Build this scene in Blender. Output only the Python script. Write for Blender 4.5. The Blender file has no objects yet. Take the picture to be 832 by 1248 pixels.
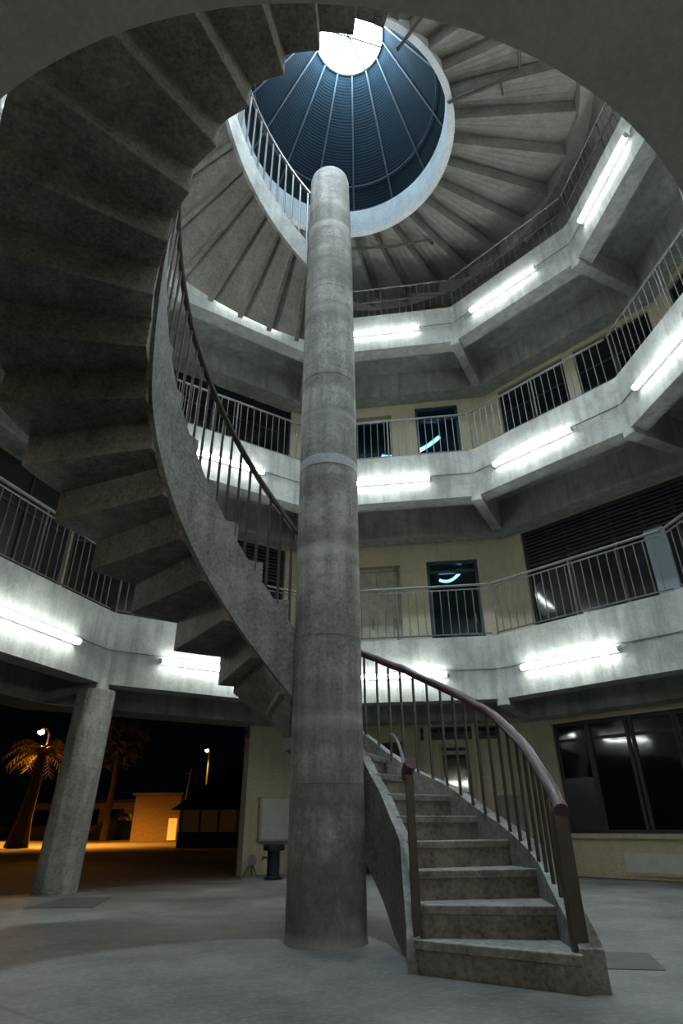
import bpy, math, random
from math import sin, cos, pi, radians as R
from mathutils import Vector, Matrix
random.seed(7)
sc = bpy.context.scene
COL = sc.collection

# ------------------------------------------------------------------ materials
def new_mat(name):
    m = bpy.data.materials.new(name); m.use_nodes = True
    nt = m.node_tree; b = nt.nodes['Principled BSDF']
    return m, nt, b
def ramp(nt, fac, stops):
    r = nt.nodes.new('ShaderNodeValToRGB')
    e = r.color_ramp.elements
    while len(e) < len(stops): e.new(.5)
    for el, (p, c) in zip(e, stops): el.position = p; el.color = (*c, 1)
    nt.links.new(fac, r.inputs[0]); return r.outputs[0]
def noise(nt, vec, scale, detail=6, rough=.6):
    n = nt.nodes.new('ShaderNodeTexNoise'); n.inputs['Scale'].default_value = scale
    n.inputs['Detail'].default_value = detail; n.inputs['Roughness'].default_value = rough
    nt.links.new(vec, n.inputs['Vector']); return n.outputs['Fac']
def mapping(nt, vec, scale=(1,1,1), rot=(0,0,0), loc=(0,0,0)):
    n = nt.nodes.new('ShaderNodeMapping'); n.inputs['Scale'].default_value = scale
    n.inputs['Rotation'].default_value = rot; n.inputs['Location'].default_value = loc
    nt.links.new(vec, n.inputs['Vector']); return n.outputs[0]
def mix(nt, fac, a, b, mode='MIX'):
    n = nt.nodes.new('ShaderNodeMix'); n.data_type = 'RGBA'; n.blend_type = mode
    for sock, v in ((n.inputs[0], fac), (n.inputs[6], a), (n.inputs[7], b)):
        if hasattr(v, 'links') or isinstance(v, bpy.types.NodeSocket): nt.links.new(v, sock)
        elif isinstance(v, (int, float)): sock.default_value = v
        else: sock.default_value = (*v, 1)
    return n.outputs[2]
def bump(nt, b, h, strength=.3, dist=.01):
    n = nt.nodes.new('ShaderNodeBump'); n.inputs['Strength'].default_value = strength
    n.inputs['Distance'].default_value = dist
    nt.links.new(h, n.inputs['Height']); nt.links.new(n.outputs[0], b.inputs['Normal'])
def pos(nt):
    return nt.nodes.new('ShaderNodeNewGeometry').outputs['Position']

def concrete(name, lo, hi, scale=1.6, streak=.5, dark=(.08, .075, .065), rough=.85, damp=.35, bands=False, fine_amt=.36, base_stain=False):
    m, nt, b = new_mat(name); p = pos(nt)
    n1 = noise(nt, p, scale, 8, .65)
    base = ramp(nt, n1, [(.38, lo), (.62, hi)])
    # vertical rain streaks
    n2 = noise(nt, mapping(nt, p, (5, 5, .45)), 1.6, 6, .6)
    f2 = ramp(nt, n2, [(.44, (0, 0, 0)), (.66, (streak,) * 3)])
    c = mix(nt, f2, base, dark)
    # blotches
    n3 = noise(nt, mapping(nt, p, loc=(7, 3, 1)), scale * 3.3, 8, .75)
    f3 = ramp(nt, n3, [(.47, (0, 0, 0)), (.64, (damp,) * 3)])
    c = mix(nt, f3, c, dark)
    fine = noise(nt, p, 34, 5, .7)
    c = mix(nt, fine_amt, c, ramp(nt, fine, [(.36, tuple(x * .5 for x in lo)), (.64, tuple(x * 1.1 for x in hi))]))
    h = mix(nt, .5, n3, fine)
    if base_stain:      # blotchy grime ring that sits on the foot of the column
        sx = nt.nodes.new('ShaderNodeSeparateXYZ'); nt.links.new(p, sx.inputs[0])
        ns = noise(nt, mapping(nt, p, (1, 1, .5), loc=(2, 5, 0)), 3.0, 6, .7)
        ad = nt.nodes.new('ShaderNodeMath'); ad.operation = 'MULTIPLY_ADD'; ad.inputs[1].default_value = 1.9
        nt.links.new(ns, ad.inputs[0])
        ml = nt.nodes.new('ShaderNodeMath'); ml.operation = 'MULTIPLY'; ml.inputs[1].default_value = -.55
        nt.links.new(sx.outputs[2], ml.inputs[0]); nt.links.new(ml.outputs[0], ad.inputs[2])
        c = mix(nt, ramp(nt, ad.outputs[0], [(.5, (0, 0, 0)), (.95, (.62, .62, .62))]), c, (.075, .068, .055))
    if bands:      # lift joints of the round formwork
        w = nt.nodes.new('ShaderNodeTexWave'); w.wave_type = 'BANDS'; w.bands_direction = 'Z'; w.wave_profile = 'SAW'
        w.inputs['Scale'].default_value = .21; w.inputs['Distortion'].default_value = .35; w.inputs['Detail'].default_value = 1
        nt.links.new(p, w.inputs['Vector'])
        c = mix(nt, ramp(nt, w.outputs['Fac'], [(.0, (.5, .5, .5)), (.05, (0, 0, 0)), (.93, (0, 0, 0)), (1, (.35, .35, .35))]), c, (.55, .55, .52))
        nb = noise(nt, mapping(nt, p, (.3, .3, 2.6)), 1.2, 3, .5)
        c = mix(nt, ramp(nt, nb, [(.45, (0, 0, 0)), (.6, (.45, .45, .45))]), c, dark)
    nt.links.new(c, b.inputs['Base Color']); b.inputs['Roughness'].default_value = rough
    b.inputs['Specular IOR Level'].default_value = .25
    bump(nt, b, h, .35, .012)
    return m
def plain(name, col, rough=.5, metal=0, spec=.5, var=.25, scale=8):
    m, nt, b = new_mat(name); p = pos(nt)
    n = noise(nt, p, scale, 5, .6)
    c = ramp(nt, n, [(.3, tuple(x * (1 - var) for x in col)), (.7, tuple(min(1, x * (1 + var)) for x in col))])
    nt.links.new(c, b.inputs['Base Color']); b.inputs['Roughness'].default_value = rough
    b.inputs['Metallic'].default_value = metal; b.inputs['Specular IOR Level'].default_value = spec
    return m
def emit(name, col, s):
    m, nt, b = new_mat(name)
    b.inputs['Base Color'].default_value = (*col, 1)
    b.inputs['Emission Color'].default_value = (*col, 1); b.inputs['Emission Strength'].default_value = s
    return m

M = {}
M['column'] = concrete('column_concrete', (.20, .198, .184), (.45, .447, .42), 1.6, .7, (.085, .08, .07), damp=.6, bands=True, fine_amt=.3, base_stain=True)
M['stair'] = concrete('stair_concrete', (.13, .121, .105), (.31, .292, .258), 1.8, .4, (.04, .037, .032), damp=.65, fine_amt=.42)
M['stringer'] = concrete('stringer_concrete', (.15, .148, .137), (.31, .308, .288), 2.2, .6, (.06, .056, .048), damp=.5, fine_amt=.42)
M['fascia'] = concrete('fascia_concrete', (.27, .275, .26), (.43, .435, .41), 1.0, .55, (.14, .14, .128), damp=.45, fine_amt=.18)
M['soffit'] = concrete('soffit_concrete', (.50, .485, .45), (.64, .625, .58), .9, .1, (.36, .34, .3), fine_amt=.2)
M['roof'] = concrete('roof_concrete', (.16, .155, .14), (.28, .27, .25), 1.4, .25, (.07, .066, .058), damp=.45)
M['rim'] = concrete('pale_rim_concrete', (.46, .48, .5), (.64, .66, .68), 1.6, .3, (.3, .32, .34), damp=.25)
M['pier'] = concrete('pier_concrete', (.23, .225, .21), (.42, .41, .385), 2.0, .7, (.09, .085, .075), damp=.5)
M['cream'] = concrete('cream_paint', (.43, .385, .27), (.53, .48, .35), .7, .25, (.26, .22, .14), rough=.7, damp=.15)
M['beige'] = plain('beige_panel', (.36, .34, .27), .6)
M['white'] = plain('white_paint', (.46, .46, .44), .5, var=.1)
M['rail'] = plain('galvanised_rail', (.11, .11, .105), .45, .3, var=.2)
M['darkrail'] = plain('dark_steel', (.06, .05, .043), .45, .3, var=.3)
M['handrail'] = plain('purple_brown_handrail', (.05, .02, .027), .3, 0, .6, var=.35, scale=12)
M['frame'] = plain('dark_frame', (.03, .032, .036), .45, .2)
M['shutter'] = plain('dark_shutter', (.02, .023, .03), .5, .3)
M['bluedoor'] = plain('blue_black_door_frame', (.02, .04, .06), .35, .1)
M['black'] = plain('black_metal', (.012, .013, .018), .4, .3)
M['conduit'] = plain('grey_conduit', (.16, .165, .16), .5)
M['domerib'] = plain('dome_rib_steel', (.05, .065, .075), .6)
M['plate'] = plain('worn_floor_plate', (.055, .054, .05), .7, var=.35, scale=5)
M['batten'] = plain('lamp_batten', (.7, .72, .72), .4, var=.05)
M['cap'] = plain('lamp_cap', (.3, .31, .32), .4)
M['tube'] = emit('fluorescent_tube', (.92, 1.0, .965), 20)
M['filltube'] = emit('wall_fluorescent_tube', (1.0, .98, .9), 48)  # emission of the added fill tubes behind the camera
M['oculus'] = emit('skylight_glow', (.55, .80, 1.0), 24)
M['fillflood'] = emit('fill_flood_lens', (.70, .87, 1.0), 560)  # emission of the added fill lamp over the stair well
M['sodium'] = emit('sodium_lamp', (1, .42, .06), 120)
M['litdoor'] = emit('lit_doorway', (1, .45, .08), .3)
M['kioskglow'] = emit('dim_lit_window', (.5, .22, .06), .012); M['kioskglow'].node_tree.nodes['Principled BSDF'].inputs['Base Color'].default_value = (.03, .02, .012, 1)
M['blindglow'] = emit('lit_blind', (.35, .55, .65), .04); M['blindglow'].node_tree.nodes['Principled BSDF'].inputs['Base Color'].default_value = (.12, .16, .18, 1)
M['reflglow'] = emit('reflection_glow', (.8, .95, 1), 6)  # emission standing in for reflections in the door glass
M['bark'] = plain('palm_bark', (.06, .04, .025), .9)
M['leaf'] = plain('palm_leaf', (.22, .19, .06), .7)
M['hedge'] = plain('dark_hedge', (.02, .028, .012), .9, scale=3)
M['stucco'] = plain('ochre_stucco', (.30, .21, .12), .85)
M['bluerf'] = plain('blue_roof_sheet', (.02, .035, .08), .5)
M['kiosk'] = plain('kiosk_wall', (.14, .10, .06), .8)
def glass(name, col, rough=.06):
    m, nt, b = new_mat(name)
    b.inputs['Base Color'].default_value = (*col, 1); b.inputs['Roughness'].default_value = rough
    b.inputs['Specular IOR Level'].default_value = .6; b.inputs['IOR'].default_value = 1.52
    p = pos(nt); n = noise(nt, p, 1.2, 3); bump(nt, b, n, .12, .02)
    return m
M['glass'] = glass('dark_glass', (.006, .008, .011))
M['blueglass'] = glass('blue_glass', (.003, .012, .018))
def tinted(name, base, tint, amt):
    m = glass(name, base, .04); nt = m.node_tree; b = nt.nodes['Principled BSDF']; out = nt.nodes['Material Output']
    t = nt.nodes.new('ShaderNodeBsdfTransparent'); t.inputs[0].default_value = (*tint, 1)
    x = nt.nodes.new('ShaderNodeMixShader'); x.inputs[0].default_value = amt
    nt.links.new(b.outputs[0], x.inputs[1]); nt.links.new(t.outputs[0], x.inputs[2]); nt.links.new(x.outputs[0], out.inputs['Surface'])
    return m
M['blueglass'] = tinted('blue_door_glass', (.004, .016, .024), (.5, .75, .85), .5)
M['greyglass'] = glass('frosted_grey_glass', (.03, .033, .033), .25)

def floor_mat():
    m, nt, b = new_mat('ground_concrete'); p = pos(nt)
    n1 = noise(nt, p, .9, 8, .65)
    c = ramp(nt, n1, [(.38, (.062, .06, .054)), (.62, (.17, .166, .152))])
    n2 = noise(nt, p, 3.2, 6, .7)
    c = mix(nt, ramp(nt, n2, [(.48, (0, 0, 0)), (.7, (.55, .55, .55))]), c, (.085, .083, .076))
    v = nt.nodes.new('ShaderNodeTexVoronoi'); v.feature = 'F1'; v.inputs['Scale'].default_value = 26
    nt.links.new(p, v.inputs['Vector'])
    c = mix(nt, .2, c, ramp(nt, v.outputs['Distance'], [(.1, (.24, .235, .22)), (.6, (.06, .06, .055))]))
    # concentric casting joints round the centre of the hall
    sep = nt.nodes.new('ShaderNodeVectorMath'); sep.operation = 'SUBTRACT'; sep.inputs[1].default_value = (.36, 5.63, 0)
    nt.links.new(p, sep.inputs[0])
    ln = nt.nodes.new('ShaderNodeVectorMath'); ln.operation = 'LENGTH'; nt.links.new(sep.outputs[0], ln.inputs[0])
    prev = None
    for rad, w, k in ((5.05, .035, .75), (2.9, .014, .5), (4.55, .012, .4)):
        d = nt.nodes.new('ShaderNodeMath'); d.operation = 'SUBTRACT'; d.inputs[1].default_value = rad
        nt.links.new(ln.outputs['Value'], d.inputs[0])
        a = nt.nodes.new('ShaderNodeMath'); a.operation = 'ABSOLUTE'; nt.links.new(d.outputs[0], a.inputs[0])
        l = nt.nodes.new('ShaderNodeMath'); l.operation = 'LESS_THAN'; l.inputs[1].default_value = w
        nt.links.new(a.outputs[0], l.inputs[0])
        kk = nt.nodes.new('ShaderNodeMath'); kk.operation = 'MULTIPLY'; kk.inputs[1].default_value = k
        nt.links.new(l.outputs[0], kk.inputs[0])
        c = mix(nt, kk.outputs[0], c, (.06, .06, .055))
    nt.links.new(c, b.inputs['Base Color']); b.inputs['Roughness'].default_value = .62
    b.inputs['Specular IOR Level'].default_value = .3
    bump(nt, b, mix(nt, .5, n2, v.outputs['Distance']), .35, .008)
    return m
M['floor'] = floor_mat()
M['asphalt'] = plain('asphalt', (.075, .07, .065), .8, scale=2)
def dome_mat():
    m, nt, b = new_mat('blue_ribbed_sheet'); p = pos(nt)
    w = nt.nodes.new('ShaderNodeTexWave'); w.wave_type = 'BANDS'; w.bands_direction = 'Z'
    w.inputs['Scale'].default_value = 4.6; w.inputs['Distortion'].default_value = 2.2; w.inputs['Detail'].default_value = 2
    w.inputs['Detail Scale'].default_value = .6
    nt.links.new(p, w.inputs['Vector'])
    n = noise(nt, p, 1.2, 4)
    c = ramp(nt, w.outputs['Fac'], [(.0, (.002, .006, .010)), (.45, (.006, .018, .028)), (1, (.011, .028, .041))])
    c = mix(nt, .35, c, ramp(nt, n, [(.35, (.003, .009, .014)), (.65, (.011, .029, .043))]))
    nt.links.new(c, b.inputs['Base Color']); b.inputs['Roughness'].default_value = .85; b.inputs['Specular IOR Level'].default_value = .12
    bump(nt, b, w.outputs['Fac'], .25, .015)
    return m
M['dome'] = dome_mat()

# ------------------------------------------------------------------ mesh helpers
class MB:
    def __init__(s): s.v = []; s.f = []
    def poly_prism(s, pts, z0, z1):
        """pts: plan polygon; z0/z1 numbers or lists per vertex"""
        n = len(pts); o = len(s.v)
        a = z0 if isinstance(z0, (list, tuple)) else [z0] * n
        b = z1 if isinstance(z1, (list, tuple)) else [z1] * n
        ar = sum(pts[i][0] * pts[(i + 1) % n][1] - pts[(i + 1) % n][0] * pts[i][1] for i in range(n))
        if ar < 0: pts = pts[::-1]; a = a[::-1]; b = b[::-1]
        s.v += [(p[0], p[1], z) for p, z in zip(pts, a)] + [(p[0], p[1], z) for p, z in zip(pts, b)]
        s.f.append([o + i for i in range(n)][::-1]); s.f.append([o + n + i for i in range(n)])
        for i in range(n):
            j = (i + 1) % n; s.f.append([o + i, o + j, o + n + j, o + n + i])
        return s
    def hexa(s, p):
        o = len(s.v); s.v += [tuple(q) for q in p]
        s.f += [[o + i for i in f] for f in ((3, 2, 1, 0), (4, 5, 6, 7), (0, 1, 5, 4), (1, 2, 6, 5), (2, 3, 7, 6), (3, 0, 4, 7))]
        return s
    def box(s, x0, x1, y0, y1, z0, z1):
        return s.hexa([(x0, y0, z0), (x1, y0, z0), (x1, y1, z0), (x0, y1, z0), (x0, y0, z1), (x1, y0, z1), (x1, y1, z1), (x0, y1, z1)])
    def tube(s, path, r, n=8, caps=True):
        path = [Vector(p) for p in path]; o = len(s.v); k = len(path)
        rr = r if isinstance(r, (list, tuple)) else [r] * k
        up = None
        for i, p in enumerate(path):
            t = (path[min(i + 1, k - 1)] - path[max(i - 1, 0)]).normalized()
            if up is None:
                up = Vector((0, 0, 1)) if abs(t.z) < .9 else Vector((1, 0, 0))
            u = (up - t * up.dot(t)).normalized(); w = t.cross(u); up = u
            for j in range(n):
                a = 2 * pi * j / n; q = p + (u * cos(a) + w * sin(a)) * rr[i]; s.v.append(tuple(q))
        for i in range(k - 1):
            for j in range(n):
                j2 = (j + 1) % n
                s.f.append([o + i * n + j, o + i * n + j2, o + (i + 1) * n + j2, o + (i + 1) * n + j])
        if caps:
            s.f.append([o + j for j in range(n)][::-1]); s.f.append([o + (k - 1) * n + j for j in range(n)])
        return s
    def lathe(s, prof, c=(0, 0), n=48, smooth=True):
        o = len(s.v); k = len(prof)
        for r, z in prof:
            for j in range(n):
                a = 2 * pi * j / n; s.v.append((c[0] + r * cos(a), c[1] + r * sin(a), z))
        for i in range(k - 1):
            for j in range(n):
                j2 = (j + 1) % n
                s.f.append([o + i * n + j, o + i * n + j2, o + (i + 1) * n + j2, o + (i + 1) * n + j])
        s.f.append([o + j for j in range(n)][::-1]); s.f.append([o + (k - 1) * n + j for j in range(n)])
        return s
    def strip(s, inner, outer, z0, z1):
        """solid wall along a plan path: inner/outer lists of (x,y); z0,z1 lists"""
        for i in range(len(inner) - 1):
            a, b, c, d = inner[i], inner[i + 1], outer[i + 1], outer[i]
            ar = sum(p[0] * q[1] - q[0] * p[1] for p, q in ((a, b), (b, c), (c, d), (d, a)))
            o = len(s.v)
            idx = [(a, i), (b, i + 1), (c, i + 1), (d, i)]
            if ar < 0: idx = idx[::-1]
            s.hexa([(p[0], p[1], z0[k]) for p, k in idx] + [(p[0], p[1], z1[k]) for p, k in idx])
        return s
    def band(s, inner, outer, z0, z1):
        """closed-section continuous band (single skin, smooth shading friendly)"""
        o = len(s.v); n = len(inner)
        for i in range(n):
            s.v += [(*inner[i], z0[i]), (*inner[i], z1[i]), (*outer[i], z1[i]), (*outer[i], z0[i])]
        for i in range(n - 1):
            for j in range(4):
                j2 = (j + 1) % 4
                s.f.append([o + i * 4 + j, o + i * 4 + j2, o + i * 4 + 4 + j2, o + i * 4 + 4 + j])
        s.f.append([o, o + 1, o + 2, o + 3][::-1]); s.f.append([o + (n - 1) * 4 + j for j in range(4)])
        return s
    def build(s, name, mat, parent=None, smooth=False, bevel=0, origin=None):
        me = bpy.data.meshes.new(name); me.from_pydata(s.v, [], s.f)
        import bmesh
        bm = bmesh.new(); bm.from_mesh(me); bmesh.ops.recalc_face_normals(bm, faces=bm.faces); bm.to_mesh(me); bm.free()
        me.materials.append(mat)
        ob = bpy.data.objects.new(name, me); COL.objects.link(ob)
        if parent:
            ob.parent = parent
            ob.matrix_parent_inverse = parent.matrix_basis.inverted()
        if smooth:
            me.shade_smooth()
            try: me.set_sharp_from_angle(angle=R(35))
            except Exception: pass
        if bevel:
            md = ob.modifiers.new('bevel', 'BEVEL'); md.width = bevel; md.segments = 2; md.limit_method = 'ANGLE'
        return ob
def thing(name, label, cat, loc=(0, 0, 0), group=None):
    o = bpy.data.objects.new(name, None); COL.objects.link(o); o.location = loc
    o.empty_display_size = .1
    o['label'] = label; o['category'] = cat
    if group: o['group'] = group
    return o
def tag(o, label, cat, group=None):
    o['label'] = label; o['category'] = cat
    if group: o['group'] = group
    return o
def struct(o, label=None, cat=None):
    o['kind'] = 'structure'
    if label: o['label'] = label
    if cat: o['category'] = cat
    return o
def arcpath(c, r, a0, a1, n):
    return [pol(c, r, a0 + (a1 - a0) * i / n) for i in range(n + 1)]
def pol(c, r, a):          # degrees clockwise from north (+y)
    return (c[0] + r * sin(R(a)), c[1] + r * cos(R(a)))

# ------------------------------------------------------------------ layout numbers
O = (.363, 5.629)                                   # centre of the hall
ANG = [-93, -53.2, -12.5, 28.2, 64.4, 101]          # gallery corners in the visible half
ANGX = [101, 140, 180, 222, 267]                    # the rest of the ring
RING = {1: 4.65, 2: 4.63, 3: 4.5}
ZT = {1: 3.54, 2: 7.257, 3: 11.067}
FH = 1.03
RW = 6.5
SIDE = ['west', 'northwest', 'north', 'northeast', 'east']
ORD = {1: 'lowest', 2: 'middle', 3: 'top'}
ZR = 13.0

# ------------------------------------------------------------------ floor and ground
fr = []
for a in range(0, 360, 3):
    w = 1.0 if -150 < (a if a < 180 else a - 360) < -20 else 0.0
    fr.append(pol(O, 5.4 if w else 7.9, a))
f = MB().poly_prism(fr, -.3, 0.0).build('floor', M['floor']); struct(f)
g = MB().box(-90, 70, -14, 160, -.5, -.012).build('ground', M['asphalt']); struct(g)

# ------------------------------------------------------------------ galleries
def ring_mesh(level, angs):
    m = MB(); zt = ZT[level]; r = RING[level]
    for a, b in zip(angs[:-1], angs[1:]):
        def P(rr, t): return pol(O, rr, t)
        m.poly_prism([P(r, a), P(r, b), P(r + .34, b), P(r + .34, a)], zt - FH, zt)                  # edge beam
        m.poly_prism([P(r + .34, a), P(r + .34, b), P(RW + .3, b), P(RW + .3, a)], zt - .5, zt - .002)  # slab
        m.poly_prism([P(RW - .42, a), P(RW - .42, b), P(RW + .28, b), P(RW + .28, a)], zt - FH - .12, zt - .5)   # wall beam
    for a in angs:                                                                                    # radial beams with a block at the corner
        p, q = Vector(pol(O, r - .012, a)), Vector(pol(O, RW - .1, a)); d = (q - p).normalized(); n = Vector((-d.y, d.x)) * .1
        m.poly_prism([p - n, p + n, q + n, q - n], zt - FH - .1, zt - .45)
        e = Vector(pol(O, r - .02, a)); e2 = Vector(pol(O, r + .1, a)); n2 = n * .8
        m.poly_prism([e - n2, e + n2, e2 + n2, e2 - n2], zt - FH - .09, zt - .001)
    return m
struct(ring_mesh(1, ANG).build('gallery_ring', M['fascia']))
for lv in (2, 3):
    struct(ring_mesh(lv, ANG + ANGX[1:]).build('gallery_ring', M['fascia']))

# overhead landing with the round stair hole (level 1, above the camera)
ck = (3.2 - .73) / (3.5 - .73)
SC = (-.1757 * ck, 3.738 * ck); SR = 2.666 * ck
arc = [(SC[0] - SR * sin(R(t)), SC[1] + SR * cos(R(t))) for t in [118 + i * 2 for i in range(69)]]
m = MB()
outer = []
for (x, y) in arc:
    dx, dy = x - SC[0], y - SC[1]
    k = min(5.2 / abs(dx) if abs(dx) > 1e-6 else 99, 5.4 / abs(dy) if abs(dy) > 1e-6 else 99)
    outer.append((SC[0] + dx * k, SC[1] + dy * k))
m.band(arc, outer, [3.2] * len(arc), [3.54] * len(arc))
struct(m.build('landing_slab', M['soffit']))

# ------------------------------------------------------------------ outer walls, doors, windows
class Side:
    """local frame on a straight side of the outer wall: s along it, n outward, z up"""
    def __init__(self, i, angs=ANG, r=RW):
        a, b = Vector(pol(O, r, angs[i])), Vector(pol(O, r, angs[i + 1]))
        self.a = a; self.L = (b - a).length; self.d = (b - a) / self.L
        self.nrm = Vector((-self.d.y, self.d.x))
        if self.nrm.dot(a - Vector(O)) < 0: self.nrm = -self.nrm
    def pt(self, s, n, z):
        p = self.a + self.d * s + self.nrm * n; return (p.x, p.y, z)
    def box(self, m, s0, s1, n0, n1, z0, z1):
        p = [self.pt(s0, n0, 0), self.pt(s1, n0, 0), self.pt(s1, n1, 0), self.pt(s0, n1, 0)]
        return m.poly_prism([q[:2] for q in p], z0, z1)
def wall(side, z0, z1, holes, name, mat, s0=0, s1=None, th=.22):
    s1 = side.L if s1 is None else s1
    ss = sorted({s0, s1, *[h[0] for h in holes], *[h[1] for h in holes]})
    zs = sorted({z0, z1, *[h[2] for h in holes], *[h[3] for h in holes]})
    ss = [x for x in ss if s0 <= x <= s1]; zs = [x for x in zs if z0 <= x <= z1]
    m = MB()
    for a, b in zip(ss[:-1], ss[1:]):
        run = None
        for c, d in zip(zs[:-1], zs[1:]):
            hole = any(h[0] <= a + 1e-6 and b <= h[1] + 1e-6 and h[2] <= c + 1e-6 and d <= h[3] + 1e-6 for h in holes)
            if not hole:
                run = (run[0], d) if run else (c, d)
            if (hole or d == zs[-1]) and run:
                side.box(m, a, b, 0, th, *run); run = None
    o = m.build(name, mat); struct(o); return o
winc = [0]; doorc = [0]
def window(side, s0, s1, z0, z1, vbars, hbars, glassm='glass', framem='frame', fw=.05, dep=.06, louvre=None):
    """frame mesh (structure) with one pane child"""
    winc[0] += 1
    m = MB()
    for s in [s0 + fw / 2, s1 - fw / 2, *vbars]: side.box(m, s - fw / 2, s + fw / 2, dep, dep + .07, z0, z1)
    for z in [z0 + fw / 2, z1 - fw / 2, *hbars]: side.box(m, s0, s1, dep + .008, dep + .06, z - fw / 2, z + fw / 2)
    w = m.build('window_%d' % winc[0], M[framem]); struct(w)
    q = MB(); side.box(q, s0 + .01, s1 - .01, dep + .03, dep + .045, z0 + .01, z1 - .01)
    q.build('pane', M[glassm], w)
    if louvre:
        l = MB(); za, zb = louvre
        n = int((zb - za) / .07)
        for i in range(n):
            z = za + (zb - za) * (i + .5) / n; side.box(l, s0 + .05, s1 - .05, dep - .03, dep + .03, z - .024, z + .018)
        l.build('louvre', M['shutter'], w)
    return w
def door(side, s0, s1, z0, z1, mats=('bluedoor', 'blueglass'), transom=None, leaves=1, dep=.06, handle=True):
    doorc[0] += 1
    m = MB(); fw = .06
    for s in (s0 + fw / 2, s1 - fw / 2): side.box(m, s - fw / 2, s + fw / 2, dep - .03, dep + .08, z0, z1)
    side.box(m, s0, s1, dep - .03, dep + .08, z1 - fw, z1)
    if transom: side.box(m, s0, s1, dep - .03, dep + .08, transom - .03, transom + .03)
    d = m.build('door_%d' % doorc[0], M[mats[0]]); struct(d)
    zt = (transom - .03) if transom else z1 - fw
    w = (s1 - s0 - 2 * fw) / leaves
    for k in range(leaves):
        a = s0 + fw + k * w + .004; b = a + w - .008
        q = MB(); side.box(q, a, b, dep, dep + .04, z0 + .01, zt - .005)
        leaf = q.build('door_leaf', M[mats[1]], d)
        if handle:
            h = MB(); side.box(h, b - .1, b - .075, dep - .05, dep, z0 + .75, z0 + .95)
            h.build('door_handle', M['rail'], leaf)
    if transom:
        q = MB(); side.box(q, s0 + fw, s1 - fw, dep + .01, dep + .03, transom + .03, z1 - fw); q.build('transom_pane', M[mats[1]], d)
    return d
S = [Side(i) for i in range(5)]
# --- ground floor
zs1 = ZT[1] - FH - .05
N, NE, NW, W_, E_ = S[2], S[3], S[1], S[0], S[4]
wall(NW, -.02, zs1, [], 'wall_northwest', M['cream'], s0=3.72)
wall(N, -.02, zs1, [(1.2, 2.2, -.02, 2.1), (2.82, 3.36, -.02, 2.05), (2.5, 3.9, 2.12, 2.35)], 'wall_north', M['cream'])
door(N, 2.82, 3.36, 0, 2.05, ('beige', 'glass'), 1.9)
door(N, 1.2, 2.2, 0, 2.1, ('frame', 'glass'), None, 2)
window(N, 2.5, 3.9, 2.12, 2.35, [2.85, 3.2, 3.55], [2.24], 'glass', 'frame', .025)
q = MB(); N.box(q, 3.78, 4.14, -.18, -.001, .0, 1.18)
tag(q.build('electrical_cabinet', M['conduit'], bevel=.01), 'low grey cabinet against the cream wall behind the stair balusters', 'cabinet')
q = MB()
for s in (2.38, 2.62, 3.5, 4.2): N.box(q, s - .06, s + .06, -.06, .0, -.01, zs1)
struct(q.build('trim_1', M['cream']))
wall(NE, -.02, zs1, [(.4, 4.0, .6, 2.3)], 'wall_northeast', M['cream'])
window(NE, .4, 4.0, .6, 2.3, [.98, 1.02, 1.66, 1.74, 2.4, 2.46, 3.2, 3.26], [2.02], 'glass', 'frame', .05)
q = MB(); NE.box(q, .44, .97, .05, .08, .64, 1.42)
tag(q.build('window_panel', M['greyglass']), 'grey infill panel in the lower left light of the ground floor window', 'panel')
q = MB(); NE.box(q, .36, 4.04, -.06, .1, .53, .6); struct(q.build('trim_2', M['cream']))
q = MB(); NE.box(q, .36, 4.04, -.03, .1, 2.3, 2.36); struct(q.build('trim_3', M['cream']))
t = thing('access_panel', 'white framed access panel low on the cream wall under the ground floor window', 'panel', NE.pt(1.7, 0, .06))
q = MB(); NE.box(q, 1.22, 2.2, -.03, .02, .05, .38); q.build('panel_frame', M['cream'], t)
q = MB(); NE.box(q, 1.26, 2.16, -.04, 0, .09, .34); q.build('panel_board', M['white'], t)
wall(E_, -.02, zs1, [(.4, 3.6, .6, 2.3)], 'wall_east', M['cream'])
window(E_, .4, 3.6, .6, 2.3, [1.2, 2.0, 2.8], [2.02])
# --- level 1
z0, z1 = ZT[1], ZT[2] - FH - .05
wall(N, z0, z1, [(1.25, 2.3, z0, 5.64), (2.86, 3.92, z0, 5.68)], 'wall_north', M['cream'])
door(N, 2.86, 3.92, z0 + .02, 5.68, ('bluedoor', 'blueglass'), 5.45)
d = door(N, 1.25, 2.3, z0 + .02, 5.64, ('beige', 'beige'), None, 2, .16)
wall(NE, z0, z1, [(.4, 4.0, z0 + .1, 6.1)], 'wall_northeast', M['cream'])
window(NE, .4, 4.0, z0 + .1, 6.1, [1.3, 2.2, 2.75, 3.3], [5.35], 'glass', 'frame', .05, .06, (5.38, 6.06))
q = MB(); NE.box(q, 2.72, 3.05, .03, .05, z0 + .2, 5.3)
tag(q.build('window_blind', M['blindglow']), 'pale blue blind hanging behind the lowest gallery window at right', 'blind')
wall(E_, z0, z1, [(.4, 3.6, z0 + .1, 6.1)], 'wall_east', M['cream'])
window(E_, .4, 3.6, z0 + .1, 6.1, [1.3, 2.2, 2.9], [5.35])
wall(NW, z0, z1, [(.03, 4.3, z0 + .1, 6.1)], 'wall_northwest', M['cream'])
window(NW, .03, 4.3, z0 + .1, 6.1, [1.3, 2.3, 3.3], [5.35], 'glass', 'frame', .05, .06, (5.38, 6.06))
wall(W_, z0, z1, [(.3, 4.4, z0 + .1, 6.1)], 'wall_west', M['cream'])
window(W_, .3, 4.4, z0 + .1, 6.1, [1.3, 2.5, 3.4], [5.35], 'greyglass')
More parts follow.
